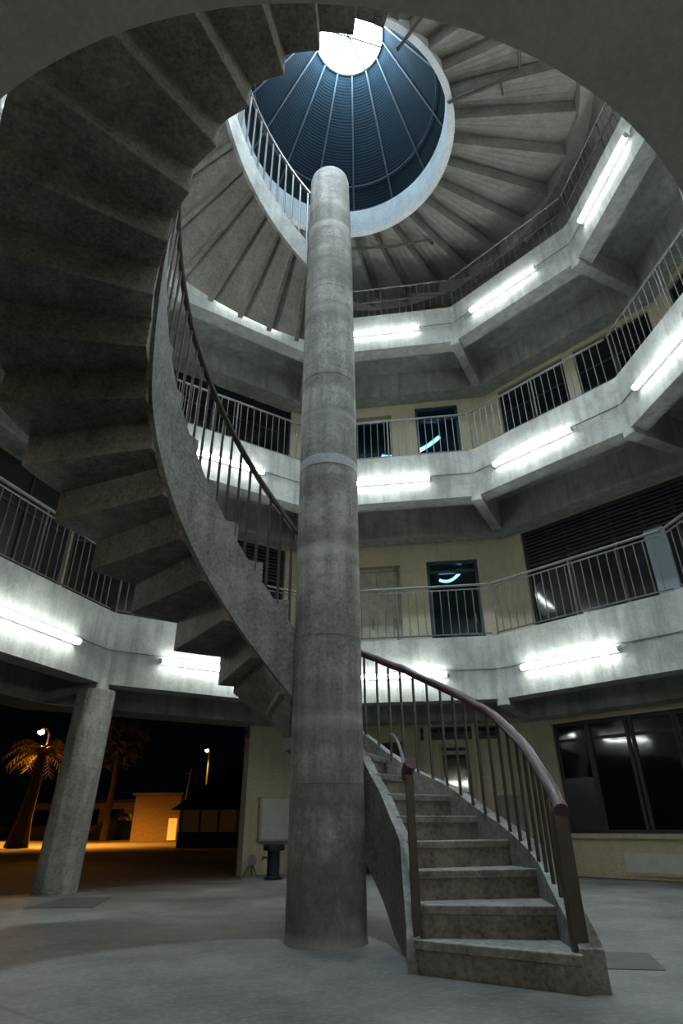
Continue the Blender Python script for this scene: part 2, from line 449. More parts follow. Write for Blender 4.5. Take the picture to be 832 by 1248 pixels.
# --- level 2
z0, z1 = ZT[2], ZT[3] - FH - .05
wall(N, z0, z1, [(1.25, 2.3, z0, 9.62), (2.88, 3.9, z0, 9.76)], 'wall_north', M['cream'])
door(N, 2.88, 3.9, z0 + .02, 9.76, ('bluedoor', 'blueglass'), 9.4)
door(N, 1.25, 2.3, z0 + .02, 9.62, ('beige', 'blueglass'), None, 2, .16)
wall(NE, z0, z1, [(.42, 2.05, z0 + .1, 9.8), (2.3, 3.9, z0 + .1, 9.8)], 'wall_northeast', M['cream'])
window(NE, .42, 2.05, z0 + .1, 9.8, [1.2], [9.2], 'glass', 'black'); window(NE, 2.3, 3.9, z0 + .1, 9.8, [3.1], [9.2], 'glass', 'black')
wall(E_, z0, z1, [(.4, 3.6, z0 + .1, 9.8)], 'wall_east', M['cream'])
window(E_, .4, 3.6, z0 + .1, 9.8, [1.2, 2.0, 2.8], [9.2])
wall(NW, z0, z1, [(.3, 4.3, z0 + .1, 10.0)], 'wall_northwest', M['cream'])
window(NW, .3, 4.3, z0 + .1, 10.0, [1.3, 2.3, 3.3], [9.2], 'glass', 'black')
wall(W_, z0, z1, [], 'wall_west', M['cream'])
def reflection_strip(pts, r, label):  # glowing strip set behind door glass to imitate a reflection
    t = thing('reflection_strip', label, 'lamp', pts[len(pts) // 2])
    MB().tube(pts, r, 8).build('glow_strip', M['reflglow'], t, smooth=True)
    MB().tube([pts[0], Vector(pts[0]) + Vector((0, .02, .06))], .02, 6).build('strip_end', M['cap'], t)
reflection_strip([N.pt(3.12 + .07 * k, .3, 5.33 + .012 * (k - 2) ** 2 * .8) for k in range(8)], .032, 'glowing strip imitating the bright reflection in the dark blue door on the lowest gallery')
reflection_strip([N.pt(2.0 + .12 * k, .5, 8.72 + .006 * (k - 3) ** 2) for k in range(13)], .05, 'glowing strip imitating the bright reflection in the glass doors on the middle gallery')
# --- level 3
z0, z1 = ZT[3], ZR + .15
for sd, nm in zip(S, SIDE):
    wall(sd, z0, z1, [(.4, sd.L - .4, z0 + .1, 12.9)], 'wall_' + nm, M['cream'])
    window(sd, .4, sd.L - .4, z0 + .1, 12.9, [1.3, 2.2, 3.1], [12.3], 'blueglass')
# remaining sides behind the camera
for i in range(4):
    sd = Side(i, ANGX)
    for lv, zb in ((1, ZT[2] - FH - .05), (2, ZT[3] - FH - .05), (3, ZR + .15)):
        wall(sd, ZT[lv] - (.3 if lv == 1 else 0), zb, [], 'wall_south', M['cream'])

q = MB().box(-6.5, 6.5, -4.9, -4.7, -.02, 3.25); struct(q.build('wall_south', M['cream']))
for k, x0 in enumerate((-2.6, .6, 3.4)):  # added fill tubes that brighten the overhead slab and stair front
    t = thing('wall_lamp', 'added fill tube lamp on the wall behind the camera, %s' % ('left one', 'middle one', 'right one')[k], 'lamp', (x0, -4.68, 2.3), 'added fill tube lamps on the wall behind the camera')
    MB().box(x0 - .78, x0 + .78, -4.7, -4.64, 2.27, 2.33).build('batten', M['batten'], t)
    MB().tube([(x0 - .76, -4.61, 2.3), (x0 + .76, -4.61, 2.3)], .03, 10).build('tube', M['filltube'], t, smooth=True)

# ------------------------------------------------------------------ roof and dome
RC2 = (.62, 7.28); RC = (.12, 7.03); RI = 2.17; RO = 4.2
m = MB()
NS = 30
for i in range(NS):                                   # stepped radial soffit
    a0 = 360 / NS * i + 5; a1 = a0 + 360 / NS
    pts, zz = [], []
    k = 4
    inn = [pol(RC, RI, a0 + (a1 - a0) * j / k) for j in range(k + 1)]
    out = [pol(RC2, RO, a0 + (a1 - a0) * j / k) for j in range(k + 1)]
    m.band(inn, out, [ZR + .36 * (1 - j / k) for j in range(k + 1)], [ZR + .7] * (k + 1))
ceil = m.build('ceiling', M['roof']); struct(ceil)
m = MB()
aa = [i * 5 for i in range(73)]
m.band([pol(RC2, RO - .1, a) for a in aa], [pol(RC2, RO + .15, a) for a in aa], [ZR - .12] * 73, [ZR + .7] * 73)
struct(m.build('trim_4', M['roof']))
m = MB()
m.band([pol(RC2, RO + .14, a) for a in aa], [pol(O, 7.6, a) for a in aa], [ZR + .15] * 73, [ZR + .4] * 73)
struct(m.build('ceiling', M['soffit']))
m = MB()
m.band([pol(RC, RI - .09, a) for a in aa], [pol(RC, RI + .03, a) for a in aa], [ZR - .03] * 73, [ZR + .75] * 73)
rim = m.build('trim_5', M['rim'], smooth=True); struct(rim)
OC = (.25, 6.9); OZ = 16.9; OR = .8
def conept(a, t, off=0):
    p = Vector((*pol(RC, RI + .06 - off, a), ZR + .78)); q_ = Vector((*pol(OC, OR - off * .5, a), OZ)); return p.lerp(q_, t)
m = MB(); o = 0
NA, NT = 72, 8
for i in range(NA):
    for j in range(NT + 1): m.v.append(tuple(conept(360 * i / NA, j / NT)))
for i in range(NA):
    for j in range(NT + 1): m.v.append(tuple(conept(360 * i / NA, j / NT) + Vector((0, 0, .12))))
B = NA * (NT + 1)
for i in range(NA):
    i2 = (i + 1) % NA
    for j in range(NT):
        a, b, c, d = i * (NT + 1) + j, i2 * (NT + 1) + j, i2 * (NT + 1) + j + 1, i * (NT + 1) + j + 1
        m.f.append([a, b, c, d]); m.f.append([B + d, B + c, B + b, B + a])
    for j in (0, NT):
        a, b = i * (NT + 1) + j, i2 * (NT + 1) + j; m.f.append([a, b, B + b, B + a])
dome = m.build('dome', M['dome'], smooth=True); struct(dome)
for i in range(14):
    a = 360 / 14 * i + 6
    MB().tube([conept(a, .0, .03), conept(a, .5, .03), conept(a, .99, .03)], .022, 6).build('dome_rib', M['domerib'], dome)
for t_ in (.03, .2):
    MB().tube([conept(i * 5, t_, .03) for i in range(73)], .014, 5).build('dome_hoop', M['domerib'], dome)
t = thing('skylight', 'round skylight glowing blue white at the top of the dark dome', 'skylight', (*OC, OZ))
MB().lathe([(OR - .02, OZ + .05), (OR - .02, OZ + .08)], OC, 48).build('glowing_pane', M['oculus'], t)
m = MB()
m.tube([(*pol(OC, OR, i * 7.5), OZ) for i in range(49)], .035, 6); m.build('rim_frame', M['rail'], t)
for a in (30, 75): 
    m = MB(); m.tube([(*pol(OC, OR, a), OZ), (*pol(OC, -OR, a), OZ)], .02, 6); m.build('glazing_bar', M['rail'], t)

# ------------------------------------------------------------------ central column
CX, CY = -.13, 5.13
col = thing('concrete_column', 'tall round bare concrete column beside the spiral stair', 'column', (CX, CY, 0))
prof = [(.30, -.02), (.295, .05), (.292, 1.0), (.292, 5.6), (.288, 5.62), (.288, 6.9), (.272, 8.0), (.262, 8.62), (.252, 8.68), (.22, 8.70)]
MB().lathe(prof, (CX, CY), 56).build('shaft', M['column'], col, smooth=True)
for z in (1.02, 2.16, 3.86, 5.0, 6.35, 7.2):
    rr = .2935 if z < 5.6 else (.2895 if z < 6.9 else .285)
    MB().lathe([(rr - .004, z - .006), (rr, z - .004), (rr, z + .004), (rr - .004, z + .006)], (CX, CY), 56).build('formwork_joint', M['column'], col, smooth=True)
m = MB().lathe([(.288, 3.86), (.2932, 3.862), (.2932, 3.968), (.288, 3.97)], (CX, CY), 56)
m.build('pale_band', M['rim'], col, smooth=True)

# leaning perimeter columns
def lean_col(base, top, r0, r1, label):
    t = thing('leaning_column', label, 'column', (*base, 0))
    n = 8; m = MB()
    for k, (c, r, z) in enumerate(((base, r0, -.02), (top, r1, ZT[1] - FH - .08))):
        for j in range(n):
            a = 2 * pi * (j + .5) / n + .25; m.v.append((c[0] + r * cos(a), c[1] + r * sin(a), z))
    m.f.append(list(range(n))[::-1]); m.f.append([n + j for j in range(n)])
    for j in range(n): m.f.append([j, (j + 1) % n, n + (j + 1) % n, n + j])
    m.build('shaft', M['pier'], t, bevel=.015)
    return t
lean_col((-3.70, 8.92), (-3.46, 8.52), .285, .265, 'leaning eight sided concrete column under the lowest gallery at left')

# ------------------------------------------------------------------ staircase
HX, HY, RIN = -.14, 3.75, 1.37
def hp(r, th): return (HX - r * sin(R(th)), HY + r * cos(R(th)))
def zl1(th): return 1.39 + 9.5 * th / 360
st = thing('spiral_staircase', 'lower concrete spiral stair rising from the floor and curling overhead to the left', 'staircase', (.8, 4, 0))
# -- ground flight: inner and outer ends of every tread edge
inn = [(.42, 4.08), (.41, 4.16), (.42, 4.38), (.43, 4.62), (.385, 4.86), (.335, 5.08), (.26, 5.26), (.18, 5.42), (.05, 5.50), (-.10, 5.50), (-.26, 5.44)]
out = [(1.175, 3.58), (1.225, 4.05), (1.27, 4.5), (1.205, 4.9), (1.055, 5.25), (.90, 5.5), (.62, 5.75), (.40, 5.95), (.12, 6.12), (-.2, 6.24), (-.55, 6.26)]
RS = .158
ZK = [0, .158, .316, .474, .632, .79, .948, 1.106, 1.28, 1.52, 1.83]
for k in range(1, 11):
    a, b, c, d = inn[k - 1], out[k - 1], out[k], inn[k]
    z = ZK[k]
    zlow = -.01 if k == 1 else max(0.0, ZK[k - 1] - .14)
    m = MB()
    if k == 1: a, b = (.40, 4.10), (1.175, 3.60)
    # tread overlaps the foot of the next riser
    c2 = Vector(c).lerp(Vector(b), -.12); d2 = Vector(d).lerp(Vector(a), -.12)
    m.poly_prism([a, b, tuple(c2), tuple(d2)], zlow, z)
    s = m.build('step', M['stair'], st, bevel=.006)
    # worn nosing: thin slab projecting 2 cm
    pa, pb = Vector(a), Vector(b); nn = (pb - pa).normalized(); fr = Vector((nn.y, -nn.x)) * .02
    q = MB().poly_prism([tuple(pa + fr), tuple(pb + fr), tuple(pb - fr * 2), tuple(pa - fr * 2)], z - .045, z + .003)
    q.build('nosing', M['stair'], s, bevel=.006)
# -- ground flight stringers
def offset(path, d):
    res = []
    for i, p in enumerate(path):
        a = Vector(path[max(0, i - 1)]); b = Vector(path[min(len(path) - 1, i + 1)]); t = (b - a).normalized()
        res.append((p[0] + t.y * d, p[1] - t.x * d))
    return res
def dense(path, zs, n=4):
    P, Z = [], []
    for i in range(len(path) - 1):
        p0 = Vector(path[max(0, i - 1)]); p1 = Vector(path[i]); p2 = Vector(path[i + 1]); p3 = Vector(path[min(len(path) - 1, i + 2)])
        for j in range(n):
            t = j / n
            q = .5 * ((2 * p1) + (p2 - p0) * t + (2 * p0 - 5 * p1 + 4 * p2 - p3) * t * t + (3 * p1 - p0 - 3 * p2 + p3) * t ** 3)
            P.append((q.x, q.y)); Z.append([za + (zb - za) * t for za, zb in zip(zs[i], zs[i + 1])])
    P.append(tuple(path[-1])); Z.append(list(zs[-1])); return P, Z
ip = [(.40, 4.10)] + inn[1:]
ZK2 = ZK + [2.14]
zi = [(-.01, .155)] + [(max(-.01, ZK[k] - .56), ZK2[k + 1] + .0) for k in range(1, 11)]
zi[1] = (-.01, .20); zi[2] = (-.01, .40)
P, Z = dense(ip, zi)
m = MB().band(offset(P, -.05), offset(P, .03), [z[0] for z in Z], [z[1] for z in Z])
m.build('inner_stringer', M['stringer'], st, smooth=True)
op = [(1.19, 3.62)] + out[1:]
zo = [(-.01, .18)] + [(max(-.01, ZK[k - 1] - .14), ZK2[k + 1] + .07) for k in range(1, 11)]
P2, Z2 = dense(op, zo)
m = MB().band(offset(P2, -.02), offset(P2, .10), [z[0] for z in Z2], [z[1] for z in Z2])
m.build('outer_stringer', M['stringer'], st, smooth=True)
sk = range(5, 11)
si = [inn[k] for k in sk] + [hp(RIN + .05, 12), hp(RIN + .05, 22)]
so = [out[k] for k in sk] + [hp(2.6, 12.5), hp(2.6, 22)]
sz = [ZK[k] - .36 for k in sk] + [1.62, 1.93]
MB().band(si, so, sz, [z + .2 for z in sz]).build('soffit_slab', M['stair'], st)
# -- helical flight: folded plates
TH0 = 12; DT = 10.9; NST = 18
for i in range(NST):
    a0, a1 = TH0 + DT * i, TH0 + DT * (i + 1)
    s_ = zl1(a1); sprev = zl1(a0)
    m = MB(); k = 4
    ro = 2.6
    angs = [a0 + (a1 - a0) * j / k for j in range(k + 1)]
    ri = RIN + .03
    m.band([hp(ri, a) for a in angs], [hp(ro, a) for a in angs], [s_] * (k + 1), [s_ + .15] * (k + 1))
    w = 3.4
    m.band([hp(ri, a0 - .2), hp(ri, a0 + w * 1.3)], [hp(ro, a0 - .2), hp(ro, a0 + w * .8)], [sprev] * 2, [s_ + .148] * 2)
    m.build('step', M['stair'], st, bevel=.008)
aT = TH0 + DT * NST
zl = zl1(aT) + .15
angs = [aT - 24 + 4 * j for j in range(7)]
MB().band([hp(2.56, a) for a in angs], [hp(3.4, a) for a in angs], [zl - .1] * 7, [zl + .12] * 7).build('landing', M['stair'], st)
# -- helical inner stringer
def zt1(th): return 2.28 + 11.05 * (th - 12) / 360 if th < 110 else 2.28 + 11.05 * 98 / 360 + 9.5 * (th - 110) / 360
def zr1(th): return 3.17 + 11.4 * (th - 10) / 360 if th < 110 else 3.17 + 11.4 * 100 / 360 + 9.5 * (th - 110) / 360
aa = [6 + 3 * i for i in range(int((aT - 6) / 3) + 1)]
m = MB().band([hp(RIN, a) for a in aa], [hp(RIN + .05, a) for a in aa], [zl1(a) - .02 + .4 * min(1, max(0, (a - 92) / 14)) for a in aa], [zt1(a) for a in aa])
m.build('inner_stringer', M['stringer'], st, smooth=True)
# sawtooth kerb on top of the stringer where each step ends
for i in range(NST):
    a0 = TH0 + DT * i + 2
    if a0 > aT - 8: break
    m = MB(); k = 3
    an = [a0 + 7 * j / k for j in range(k + 1)]
    m.band([hp(RIN + .02, a) for a in an], [hp(RIN + .15, a) for a in an], [zt1(a0) - .1] * (k + 1), [zt1(a0 + 6.5)] * (k + 1))
    m.build('kerb', M['stringer'], st)
# -- helical railing
rp = [(*hp(RIN + .03, a), zr1(a)) for a in [9.5 + 3 * i for i in range(int((aT - 10) / 3) + 1)]]
MB().tube(rp, .03, 10).build('handrail', M['darkrail'], st, smooth=True)
a = 14.0; cnt = 0
while a < aT - 2 and cnt < 42:
    x, y = hp(RIN + .03, a)
    MB().tube([(x, y, zt1(a) - .15), (x, y, zr1(a))], .0135, 6).build('baluster', M['darkrail'], st); a += 4.6; cnt += 1
# end cap where the rail meets the column
MB().tube([(*hp(RIN + .03, 9.8), zr1(10)), (*hp(RIN + .03, 7.0), zr1(9.6))], .045, 10).build('rail_end', M['darkrail'], st)
# -- ground flight outer railing
orail = [(1.2, 3.66, .80), (1.215, 3.75, .86), (1.222, 3.83, .91), (1.245, 4.10, 1.055), (1.262, 4.36, 1.19), (1.253, 4.606, 1.318), (1.2, 4.9, 1.495), (1.112, 5.106, 1.61), (.912, 5.48, 1.83), (.579, 5.771, 2.075), (.356, 5.98, 2.224), (.194, 6.087, 2.31), (-.05, 6.2, 2.44), (-.3, 6.27, 2.56)]
P3, Z3 = dense([p[:2] for p in orail], [(p[2],) for p in orail], 4)
Rl = [(p[0], p[1], z[0]) for p, z in zip(P3, Z3)]
MB().tube(Rl, .036, 12).build('handrail', M['handrail'], st, smooth=True)
MB().tube([(1.2, 3.668, .815), (1.197, 3.635, .795)], .043, 12).build('rail_end', M['handrail'], st, smooth=True)
# newel of the outer rail
m = MB(); x, y = 1.195, 3.68
m.poly_prism([(x - .04, y - .03), (x + .04, y - .03), (x + .04, y + .03), (x - .04, y + .03)], .155, .80)
m.build('newel_post', M['darkrail'], st, bevel=.006)
def ostr_top(i): return Z2[i][1]
cum = [0]
for p, q_ in zip(Rl[:-1], Rl[1:]): cum.append(cum[-1] + (Vector(p[:2]) - Vector(q_[:2])).length)
def at_len(l):
    for i in range(len(cum) - 1):
        if cum[i + 1] >= l:
            t = (l - cum[i]) / (cum[i + 1] - cum[i]); return Vector(Rl[i]).lerp(Vector(Rl[i + 1]), t)
    return Vector(Rl[-1])
def near_top(p):
    j = min(range(len(P2)), key=lambda i: (P2[i][0] - p.x) ** 2 + (P2[i][1] - p.y) ** 2); return Z2[j][1]
l = .2
while l < cum[-1] - .05:
    p = at_len(l); zb = near_top(p)
    MB().tube([(p.x, p.y, zb - .06), (p.x, p.y, p.z)], .0125, 6).build('baluster', M['darkrail'], st); l += .145
# inner newel with its knob and short curved rail
m = MB(); x, y = .42, 4.13
m.poly_prism([(x - .025, y - .022), (x + .025, y - .022), (x + .025, y + .022), (x - .025, y + .022)], .15, 1.02)
m.build('newel_post', M['darkrail'], st, bevel=.004)
MB().tube([(.405, 4.2, 1.0), (.415, 4.15, 1.045), (.43, 4.07, 1.085)], [.03, .042, .04], 12).build('rail_knob', M['handrail'], st, smooth=True)
cv = []
for j in range(9):
    t = j / 8 * pi / 2
    cv.append((.405 - .06 * (1 - cos(t)), 4.2 + .42 * (j / 8) , 1.03 + .29 * sin(t)))
MB().tube(cv, .012, 8).build('curved_rail', M['rail'], st, smooth=True)

# ------------------------------------------------------------------ upper flight
up = thing('upper_staircase', 'upper concrete spiral stair flight starting at the top of the round column', 'staircase', (HX, HY + RIN, 6.6))
def zl2(th): return 6.84 + 10.9 * (th - 7) / 360
def zt2(th): return 7.3 + 11.5 * (th - 8) / 360
def zr2(th): return 8.3 + 13 * (th - 7) / 360
def ro2(th): return min(3.3, 2.62 + .68 * (th - 7) / 37)
DT2 = 8.2; A2 = 2
NS2 = 14
for i in range(NS2):
    a0, a1 = A2 + DT2 * i, A2 + DT2 * (i + 1)
    m = MB(); k = 3
    an = [a0 + (a1 - a0) * j / k for j in range(k + 1)]
    z_ = zl2(a0) + .05
    m.band([hp(RIN + .03, a) for a in an], [hp(ro2(a), a) for a in an], [zl2(a) + .07 for a in an], [zl2(a1) + .22] * (k + 1))
    m.band([hp(RIN + .03, a0 - .2), hp(RIN + .03, a0 + 1.6)], [hp(ro2(a0), a0 - .2), hp(ro2(a0), a0 + 1.2)], [zl2(a0) + .0] * 2, [zl2(a1) + .218] * 2)
    m.build('step', M['roof'], up, bevel=.005)
aE = A2 + DT2 * NS2
aa = [3 + 3 * i for i in range(int((aE - 3) / 3) + 1)]
MB().band([hp(RIN, a) for a in aa], [hp(RIN + .05, a) for a in aa], [zl2(a) for a in aa], [zt2(a) for a in aa]).build('inner_stringer', M['fascia'], up, smooth=True)
MB().tube([(*hp(RIN + .03, a), zr2(a)) for a in [8 + 3 * i for i in range(int((aE - 8) / 3) + 1)]], .026, 10).build('handrail', M['handrail'], up, smooth=True)
a = 12.0
while a < aE - 2:
    x, y = hp(RIN + .028, a); MB().tube([(x, y, zt2(a) - .1), (x, y, zr2(a))], .014, 6).build('baluster', M['rail'], up); a += 4.4

# ------------------------------------------------------------------ gallery railings
RLAB = {
 (1, 0): 'steel railing of the lowest gallery at far left, above the leaning column',
 (1, 1): 'lowest gallery railing running behind the overhead stair flight, right of the leaning column',
 (1, 2): 'lowest gallery railing in front of the dark blue door and cream wall',
 (1, 3): 'lowest gallery railing in front of the wide dark shuttered window at right',
 (1, 4): 'lowest gallery railing at the extreme right edge past the dark window',
 (2, 1): 'middle gallery railing seen through the curved stair balusters left of the round column',
 (2, 2): 'middle gallery railing just right of the column before the blue door with bright reflection',
 (2, 3): 'middle gallery railing sloping up right from the cream pier to the dark windows',
 (2, 4): 'steep middle gallery railing at the right edge under the overhead slab',
 (3, 2): 'top gallery railing just right of the round column under the ribbed ceiling',
 (3, 3): 'top gallery railing between the straight run by the column and the steep run at right',
 (3, 4): 'steep top gallery railing beside the bright lamp at upper right',
}
def railing(lv, i):
    r = RING[lv] + .09; z = ZT[lv]
    a, b = Vector(pol(O, r, ANG[i])), Vector(pol(O, r, ANG[i + 1])); d = b - a; a += d.normalized() * .03; b -= d.normalized() * .03; d = b - a; L = d.length
    mid = (a + b) / 2
    t = thing('gallery_railing', RLAB[lv, i], 'railing', (mid.x, mid.y, z), 'railings round the three galleries')
    def P(s, zz): p = a + d * (s / L); return (p.x, p.y, zz)
    e = .03
    MB().tube([P(0, z + .95), P(L, z + .95)], .022, 8).build('top_rail', M['rail'], t, smooth=True)
    if lv == 1: MB().tube([P(e, z + .875), P(L - e, z + .875)], .012, 6).build('second_rail', M['rail'], t, smooth=True)
    MB().tube([P(e, z + .07), P(L - e, z + .07)], .012, 6).build('bottom_rail', M['rail'], t, smooth=True)
    if lv == 3: MB().tube([P(e, z + .52), P(L - e, z + .52)], .02, 6).build('middle_rail', M['darkrail'], t, smooth=True)
    n = max(2, round(L / .14))
    zt = z + (.875 if lv == 1 else .945)
    for k in range(1, n):
        s = L * k / n
        MB().tube([P(s, z + .06), P(s, zt)], .0085, 5).build('baluster', M['rail'], t)
    for s in (.02, L / 2):
        MB().tube([P(s, z - .005), P(s, z + .94)], .016, 6).build('post', M['rail'], t)
for k in RLAB: railing(*k)

# ------------------------------------------------------------------ fluorescent lamps and conduit
LLAB = {
 (1, 0): 'lit tube lamp on the lowest gallery face at far left, above the leaning column',
 (1, 1): 'lit tube lamp on the lowest gallery face under the lowest overhead stair steps',
 (1, 2): 'lit tube lamp behind the sloping stair handrail just right of the round column',
 (1, 3): 'lit tube lamp on the lowest gallery face above the ground floor window',
 (2, 1): 'lit tube lamp seen through the curved stair balusters left of the column',
 (2, 2): 'lit tube lamp on the middle gallery face just right of the column',
 (2, 3): 'lit tube lamp on the middle gallery face right of the first corner',
 (2, 4): 'steep lit tube lamp on the middle gallery face at the right edge',
 (3, 2): 'lit tube lamp on the top gallery face just right of the column',
 (3, 3): 'lit tube lamp on the top gallery face right of its first corner',
 (3, 4): 'steep lit tube lamp on the top gallery face at upper right',
 (1, 4): 'lit tube lamp on the lowest gallery face beyond the right edge',
 (2, 0): 'lit tube lamp on the middle gallery face behind the overhead stair',
 (3, 1): 'lit tube lamp on the top gallery face behind the upper stair flight',
 (3, 0): 'lit tube lamp on the top gallery face hidden above the overhead stair',
}
LPOS = {(1, 0): .53, (1, 1): .47, (1, 2): .50, (1, 3): .42, (2, 1): .44, (2, 2): .50, (2, 3): .44, (2, 4): .43, (3, 2): .52, (3, 3): .46, (3, 4): .45}
LH = {1: .40, 2: .43, 3: .45}
def lamp(lv, i, angs=ANG, label=None):
    r = RING[lv]; z = ZT[lv] - FH + LH[lv]
    a, b = Vector(pol(O, r, angs[i])), Vector(pol(O, r, angs[i + 1])); d = (b - a).normalized(); L = (b - a).length
    inn_ = Vector((d.y, -d.x))
    if inn_.dot(Vector(O) - a) < 0: inn_ = -inn_
    s0 = L * (.5 if label else LPOS.get((lv, i), .5))
    c = a + d * s0
    hl = .76
    t = thing('fluorescent_lamp', label or LLAB[lv, i], 'lamp', (c.x, c.y, z), 'tube lamps on the gallery faces')
    def P(s, n, zz): p = c + d * s + inn_ * n; return (p.x, p.y, zz)
    m = MB(); q = [P(-hl - .02, -.002, 0), P(hl + .02, -.002, 0), P(hl + .02, .045, 0), P(-hl - .02, .045, 0)]
    m.poly_prism([p[:2] for p in q], z - .035, z + .03); m.build('batten', M['batten'], t)
    MB().tube([P(-hl, .085, z), P(hl, .085, z)], .04, 12).build('tube', M['tube'], t, smooth=True)
    for sg in (-1, 1):
        MB().tube([P(sg * hl, .08, z), P(sg * (hl + .045), .08, z)], .042, 10).build('end_cap', M['cap'], t, smooth=True)
    return c, d, L, s0, P
for k in LLAB: lamp(*k)
SOUTH = ['southeast', 'south, east half', 'south, west half', 'southwest']
for lv in (2, 3):
    for i in range(4): lamp(lv, i, ANGX, 'lit tube lamp on the %s gallery face behind the camera, %s side' % (ORD[lv], SOUTH[i]))
for lv in (1, 2, 3):
    z = ZT[lv] - FH + LH[lv] + .02
    pts = [(*pol(O, RING[lv] - .012, a_), z + .06) for a_ in ANG]
    tag(MB().tube(pts, .008, 5).build('electrical_conduit', M['conduit']), 'thin grey cable run linking the tube lamps along the %s gallery face' % ORD[lv], 'cable')

fl = thing('fill_floodlight', 'added unseen cool white floodlight fixed under the ribbed ceiling above the stair well', 'fill_floodlight', (.1, 3.55, 13.0))  # invented fill lamp above the view, lights column front and upper stringer
MB().lathe([(.06, 13.3), (.06, 12.8), (.30, 12.74), (.33, 12.66), (.34, 12.48), (.325, 12.48), (.32, 12.64)], (.1, 3.55), 32).build('housing', M['black'], fl, smooth=True)
MB().lathe([(.28, 12.615), (.29, 12.63)], (.1, 3.55), 32).build('lens', M['fillflood'], fl)
# bent pipe rails under the ribbed ceiling (fixed to the ribs)
def pipe(pts, label, br=None):
    o = MB().tube(pts, .03, 8).build('bent_pipe', M['darkrail']); tag(o, label, 'pipe')
    if br: MB().tube(br, .022, 6).build('bracket', M['darkrail'], o)
pipe([(2.10, 6.28, 13.0), (2.10, 6.28, 12.93), (2.98, 5.94, 12.93), (3.28, 5.76, 12.93), (3.30, 5.68, 12.93), (3.21, 5.37, 12.95), (3.2, 5.33, 13.0)],
     'dark bent pipe with a bracket fixed under the ribbed ceiling right of the dome opening', [(3.01, 5.93, 12.93), (3.11, 6.16, 12.95), (3.12, 6.18, 13.0)])
pipe([(.0, 9.52, 13.0), (.02, 9.52, 12.93), (.32, 9.5, 12.93), (1.3, 9.44, 12.93), (2.08, 9.27, 12.93), (2.2, 9.4, 12.95), (2.21, 9.42, 13.0)],
     'dark pipe fixed under the ribbed ceiling just right of the column top')
pipe([(1.05, 5.42, 13.0), (1.05, 5.42, 12.95), (1.45, 4.91, 12.95), (1.46, 4.89, 13.0)],
     'short dark pipe under the ribbed ceiling at the top edge of the photo')

# ------------------------------------------------------------------ things by the ground floor wall
t = thing('notice_board', 'blank pale framed notice board on the cream wall left of the round column', 'board', NW.pt(4.28, 0, .85))
q = MB(); NW.box(q, 3.97, 4.6, -.07, -.0, .5, 1.2); q.build('board_frame', M['beige'], t, bevel=.008)
q = MB(); NW.box(q, 4.0, 4.57, -.085, -.06, .53, 1.17); q.build('board_panel', M['white'], t)
bx, by = -1.11, 10.78
t = thing('bollard_ashtray', 'black round topped ash bin standing under the pale notice board', 'bin', (bx, by, 0))
MB().lathe([(.13, 0), (.14, .01), (.14, .035), (.10, .05), (.098, .36), (.105, .39)], (bx, by), 24).build('bin_body', M['black'], t, smooth=True)
MB().lathe([(.105, .39), (.165, .395), (.17, .41), (.17, .47), (.155, .485), (.12, .475)], (bx, by), 24).build('bin_top', M['black'], t, smooth=True)
MB().tube([(bx - .1, by - .02, .3), (bx - .17, by - .03, .3), (bx - .17, by - .03, .26)], .014, 6).build('bin_handle', M['black'], t)
px_, py_ = NW.pt(3.84, -.12, 0)[:2]
t = thing('floor_spotlight', 'small metal spotlight on legs at the foot of the cream wall corner', 'spotlight', (px_, py_, 0))
MB().tube([(px_, py_ + .02, .2), (px_ + .02, py_ - .1, .24)], [.06, .08], 12).build('lamp_head', M['rail'], t, smooth=True)
for dx, dy in ((-.13, -.03), (.1, -.05), (0, .08)):
    MB().tube([(px_, py_, .2), (px_ + dx, py_ + dy, 0)], .012, 6).build('leg', M['rail'], t)
hx_, hy_ = NW.pt(3.66, -.03, 0)[:2]
t = thing('wall_spotlight', 'tiny dark bracket lamp hanging from the beam above the cream wall corner', 'lamp', (hx_, hy_, 2.2))
MB().tube([(hx_, hy_, 2.42), (hx_, hy_, 2.28)], .015, 6).build('stem', M['darkrail'], t)
MB().lathe([(.03, 2.16), (.045, 2.18), (.045, 2.27), (.02, 2.3)], (hx_, hy_), 12).build('lamp_head', M['darkrail'], t, smooth=True)

q = MB().poly_prism([(1.57, 4.72), (1.94, 4.66), (1.81, 4.15), (1.45, 4.20)], -.002, .004)
tag(q.build('floor_plate', M['plate']), 'dark square plate in the floor right of the lowest stair step', 'plate')
q = MB().poly_prism([(-3.3, 7.25), (-2.6, 7.3), (-2.75, 8.3), (-3.3, 8.3)], -.002, .004)
tag(q.build('floor_plate', M['plate']), 'grey rectangular plate in the floor in front of the leaning column', 'plate')

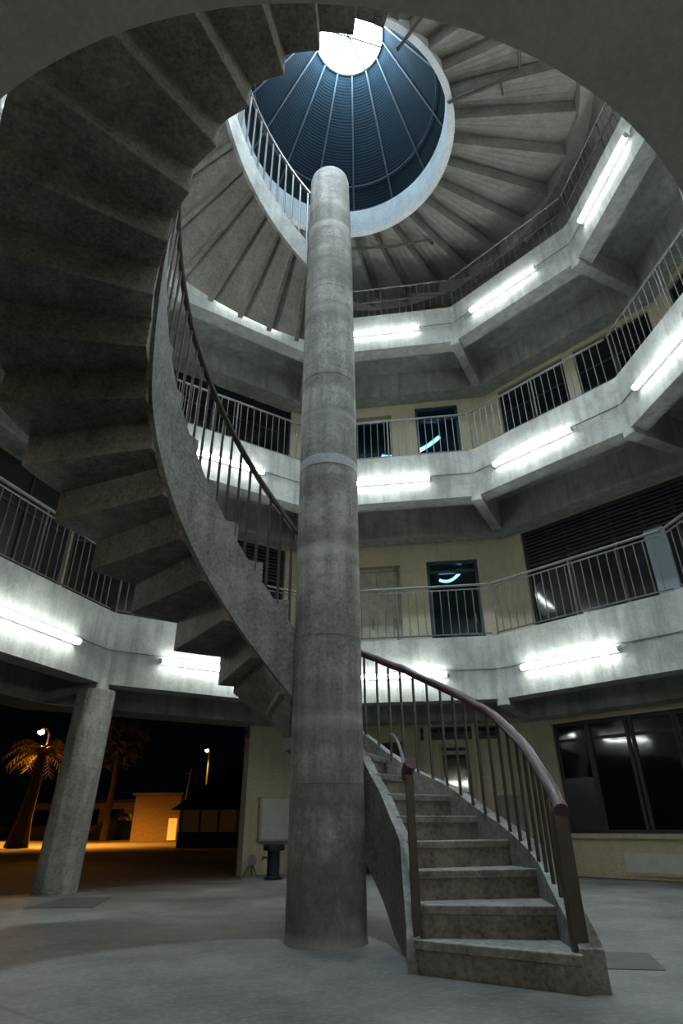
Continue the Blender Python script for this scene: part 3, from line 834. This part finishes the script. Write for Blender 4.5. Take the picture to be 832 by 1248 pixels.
# ------------------------------------------------------------------ night street beyond the left opening
def az(px, d):      # direction helper used only to choose plan positions: tangent of bearing times distance
    return (px, d)
def palm(x, y, h, label):
    t = thing('palm_tree', label, 'tree', (x, y, 0))
    MB().tube([(x - .15, y, -.02), (x - .05, y, h * .3), (x + .1, y, h * .7), (x + .12, y, h)], [.5, .3, .22, .2], 10).build('trunk', M['bark'], t, smooth=True)
    rnd = random.Random(3)
    for k in range(26):
        a = k * 2.4; tilt = rnd.uniform(.1, 1.3); L = rnd.uniform(1.0, 1.5)
        pts = []
        for j in range(7):
            s = j / 6; rr = L * s
            pts.append(Vector((x + .12 + cos(a) * rr, y + sin(a) * rr, h + L * (tilt * s - 1.0 * s * s))))
        m = MB(); m.tube(pts, [.03 - .003 * j for j in range(7)], 5)
        sd = Vector((-sin(a), cos(a), 0))
        for j in range(1, 7):
            for e in (0, .5):
                if j == 6 and e: continue
                p = pts[j] if not e else pts[j].lerp(pts[j + 1 if j < 6 else j], .5)
                for sg in (-1, 1):
                    w = .5 * (1 - .5 * j / 6); q_ = p + sd * sg * w + Vector((cos(a) * .15, sin(a) * .15, -.28))
                    o = len(m.v); m.v += [tuple(p + Vector((cos(a), sin(a), 0)) * .04), tuple(p - Vector((cos(a), sin(a), 0)) * .04), tuple(q_), tuple(p + Vector((0, 0, .02)))]
                    m.f += [[o, o + 1, o + 2], [o + 1, o + 3, o + 2], [o + 3, o, o + 2]]
        m.build('frond', M['leaf'], t)
palm(-13.7, 28.6, 3.75, 'palm tree lit orange by a street lamp at far left')
def street_lamp(x, y, h, label, energy, spread=128):
    t = thing('street_lamp', label, 'street lamp', (x, y, 0), 'street lamps in the dark yard')
    MB().tube([(x, y, -.02), (x, y, h + .25), (x, y - .15, h + .4), (x, y - .6, h + .42)], [.09, .06, .05, .04], 8).build('pole', M['black'], t, smooth=True)
    MB().tube([(x, y - .5, h + .40), (x, y - 1.05, h + .38)], [.09, .12], 10).build('lamp_hood', M['black'], t, smooth=True)
    b = MB(); k = 8
    b.lathe([(.05, h + .12), (.13, h + .17), (.15, h + .25), (.1, h + .32)], (x, y - .85), 14); b.build('lamp_bulb', M['sodium'], t, smooth=True)
    ld = bpy.data.lights.new('street_light', 'SPOT'); ld.spot_size = R(spread); ld.spot_blend = .6; ld.energy = energy; ld.color = (1, .36, .035); ld.shadow_soft_size = .2
    lo = bpy.data.objects.new('street_light', ld); COL.objects.link(lo); lo.location = (x, y - .85, h - .05); lo.parent = t
    lo.matrix_parent_inverse = t.matrix_basis.inverted()
street_lamp(-14.6, 31.0, 4.6, 'street lamp glowing orange in the palm crown', 3600, 168)
street_lamp(-10.9, 51.5, 5.9, 'small distant street lamp above the dark kiosk roof', 6000)
street_lamp(-24.5, 38, 5.0, 'added unseen street lamp beyond the far left edge of the yard', 16000)  # extra lamp out of view, added to brighten the orange yard
street_lamp(-14.0, 34.5, 4.8, 'added hidden street lamp directly behind the leaning concrete column', 4500, 140)  # lamp concealed by the column, put in for the orange ground pool
# low building
t = thing('low_building', 'low flat roofed ochre building across the orange lit yard', 'building', (-20, 58, 0))
MB().box(-27, -15.4, 56, 62, -.02, 2.6).build('wall', M['stucco'], t)
MB().box(-27.3, -15.1, 55.6, 62.4, 2.6, 2.85).build('roof', M['black'], t)
for k in range(5):
    x0 = -26.2 + k * 2.1
    MB().box(x0, x0 + 1.3, 55.95, 56.02, .9, 2.1).build('window', M['glass'], t)
t = thing('dark_shed', 'dark brown windowless shed between low building and kiosk', 'shed', (-11.5, 42, 0))
MB().box(-12.7, -9.9, 40, 44, -.02, 2.45).build('wall', M['kiosk'], t)
MB().box(-12.85, -9.75, 39.8, 44.2, 2.45, 2.6).build('roof', M['black'], t)
q = MB().box(-10.5, -10.0, 39.93, 39.99, .05, 1.2); q.build('lit_doorway', M['litdoor'], t)
t = thing('kiosk', 'dark kiosk with pitched blue roof left of the cream wall', 'kiosk', (-5, 28, 0))
MB().box(-6.7, -2.6, 27, 31, -.02, .55).build('wall', M['black'], t)
MB().box(-6.62, -2.7, 27.15, 30.9, .55, 1.35).build('window_band', M['kioskglow'], t)
for k in range(6):
    x0 = -6.65 + k * .76
    MB().box(x0, x0 + .08, 27.02, 27.14, .55, 1.35).build('mullion', M['stucco'], t)
m = MB(); m.hexa([(-6.95, 26.6, 1.35), (-2.2, 26.6, 1.35), (-2.2, 31.4, 1.35), (-6.95, 31.4, 1.35), (-4.9, 28.6, 3.2), (-2.2, 28.6, 3.2), (-2.2, 29.4, 3.2), (-4.9, 29.4, 3.2)])
m.build('roof', M['bluerf'], t)
t = thing('leaning_pole', 'slim leaning utility pole beside the kiosk', 'pole', (-7.75, 31.6, 0))
MB().tube([(-7.75, 31.6, -.02), (-7.45, 31.6, 3.3)], [.09, .06], 8).build('pole_shaft', M['bark'], t)
MB().tube([(-7.75, 31.6, 3.05), (-7.2, 31.6, 3.1)], .04, 6).build('cross_arm', M['bark'], t)
def bush(x, y, rx, h, label, seed, mat='hedge'):
    rnd = random.Random(seed); m = MB()
    n1, n2 = 9, 16
    for i in range(n1):
        v = pi * .5 * i / (n1 - 1)
        for j in range(n2):
            u = 2 * pi * j / n2; k = rnd.uniform(.82, 1.15)
            m.v.append((x + rx * cos(v) * cos(u) * k, y + rx * .6 * cos(v) * sin(u) * k, h * sin(v) * k - .02))
    for i in range(n1 - 1):
        for j in range(n2):
            j2 = (j + 1) % n2; m.f.append([i * n2 + j, i * n2 + j2, (i + 1) * n2 + j2, (i + 1) * n2 + j])
    m.f.append([j for j in range(n2)][::-1])
    tag(m.build('bush', M[mat], smooth=True), label, 'bush')
bush(-15.4, 46, 2.0, 1.5, 'dark clipped bush in front of the low ochre building', 4)
bush(-27.5, 46, 4.2, 1.7, 'dark bush behind the palm trunk at far left', 5)
def tree(x, y, h, r, label, seed):
    rnd = random.Random(seed); t = thing('tree', label, 'tree', (x, y, 0))
    MB().tube([(x, y, -.02), (x + .1, y, h * .4), (x, y, h * .75)], [.25, .18, .1], 8).build('trunk', M['bark'], t, smooth=True)
    m = MB()
    for k in range(420):
        u = rnd.uniform(0, 2 * pi); v = math.acos(rnd.uniform(-1, 1)); rr = r * rnd.uniform(.5, 1.0)
        c = Vector((x + rr * sin(v) * cos(u), y + rr * sin(v) * sin(u), h * .72 + rr * .85 * cos(v)))
        a = Vector((rnd.uniform(-1, 1), rnd.uniform(-1, 1), rnd.uniform(-1, 1))).normalized() * .32; b = a.cross(Vector((rnd.uniform(-1, 1), .3, 1))).normalized() * .16
        o = len(m.v); m.v += [tuple(c - a), tuple(c + b), tuple(c + a), tuple(c - b)]; m.f.append([o, o + 1, o + 2, o + 3])
    m.build('foliage', M['hedge'], t)
tree(-5.6, 48, 5.2, 2.2, 'bushy tree faintly lit behind the kiosk roof', 9)
tree(-15.0, 42, 8.0, 2.0, 'tall dark tree just right of the leaning column against the night', 11)

# ------------------------------------------------------------------ world, camera, render look
w = bpy.data.worlds.new('night'); sc.world = w; w.use_nodes = True
w.node_tree.nodes['Background'].inputs[0].default_value = (.0004, .0005, .0007, 1)
w.node_tree.nodes['Background'].inputs[1].default_value = 1
cd = bpy.data.cameras.new('camera'); cam = bpy.data.objects.new('camera', cd); COL.objects.link(cam)
cd.sensor_fit = 'VERTICAL'; cd.sensor_height = 36; cd.sensor_width = 24
cd.lens = 718.5 / 1248 * 36
cd.clip_start = .05; cd.clip_end = 400
cam.matrix_world = Matrix.Translation((0, 0, .73)) @ Matrix.Rotation(R(90 + 28.04), 4, 'X') @ Matrix.Rotation(R(-.4), 4, 'Z')
sc.camera = cam
sc.view_settings.view_transform = 'Standard'; sc.view_settings.look = 'None'
sc.view_settings.gamma = 1; sc.view_settings.use_curve_mapping = False
sc.view_settings.exposure = .85
sc.cycles.use_denoising = True
sc.cycles.max_bounces = 8; sc.cycles.diffuse_bounces = 5
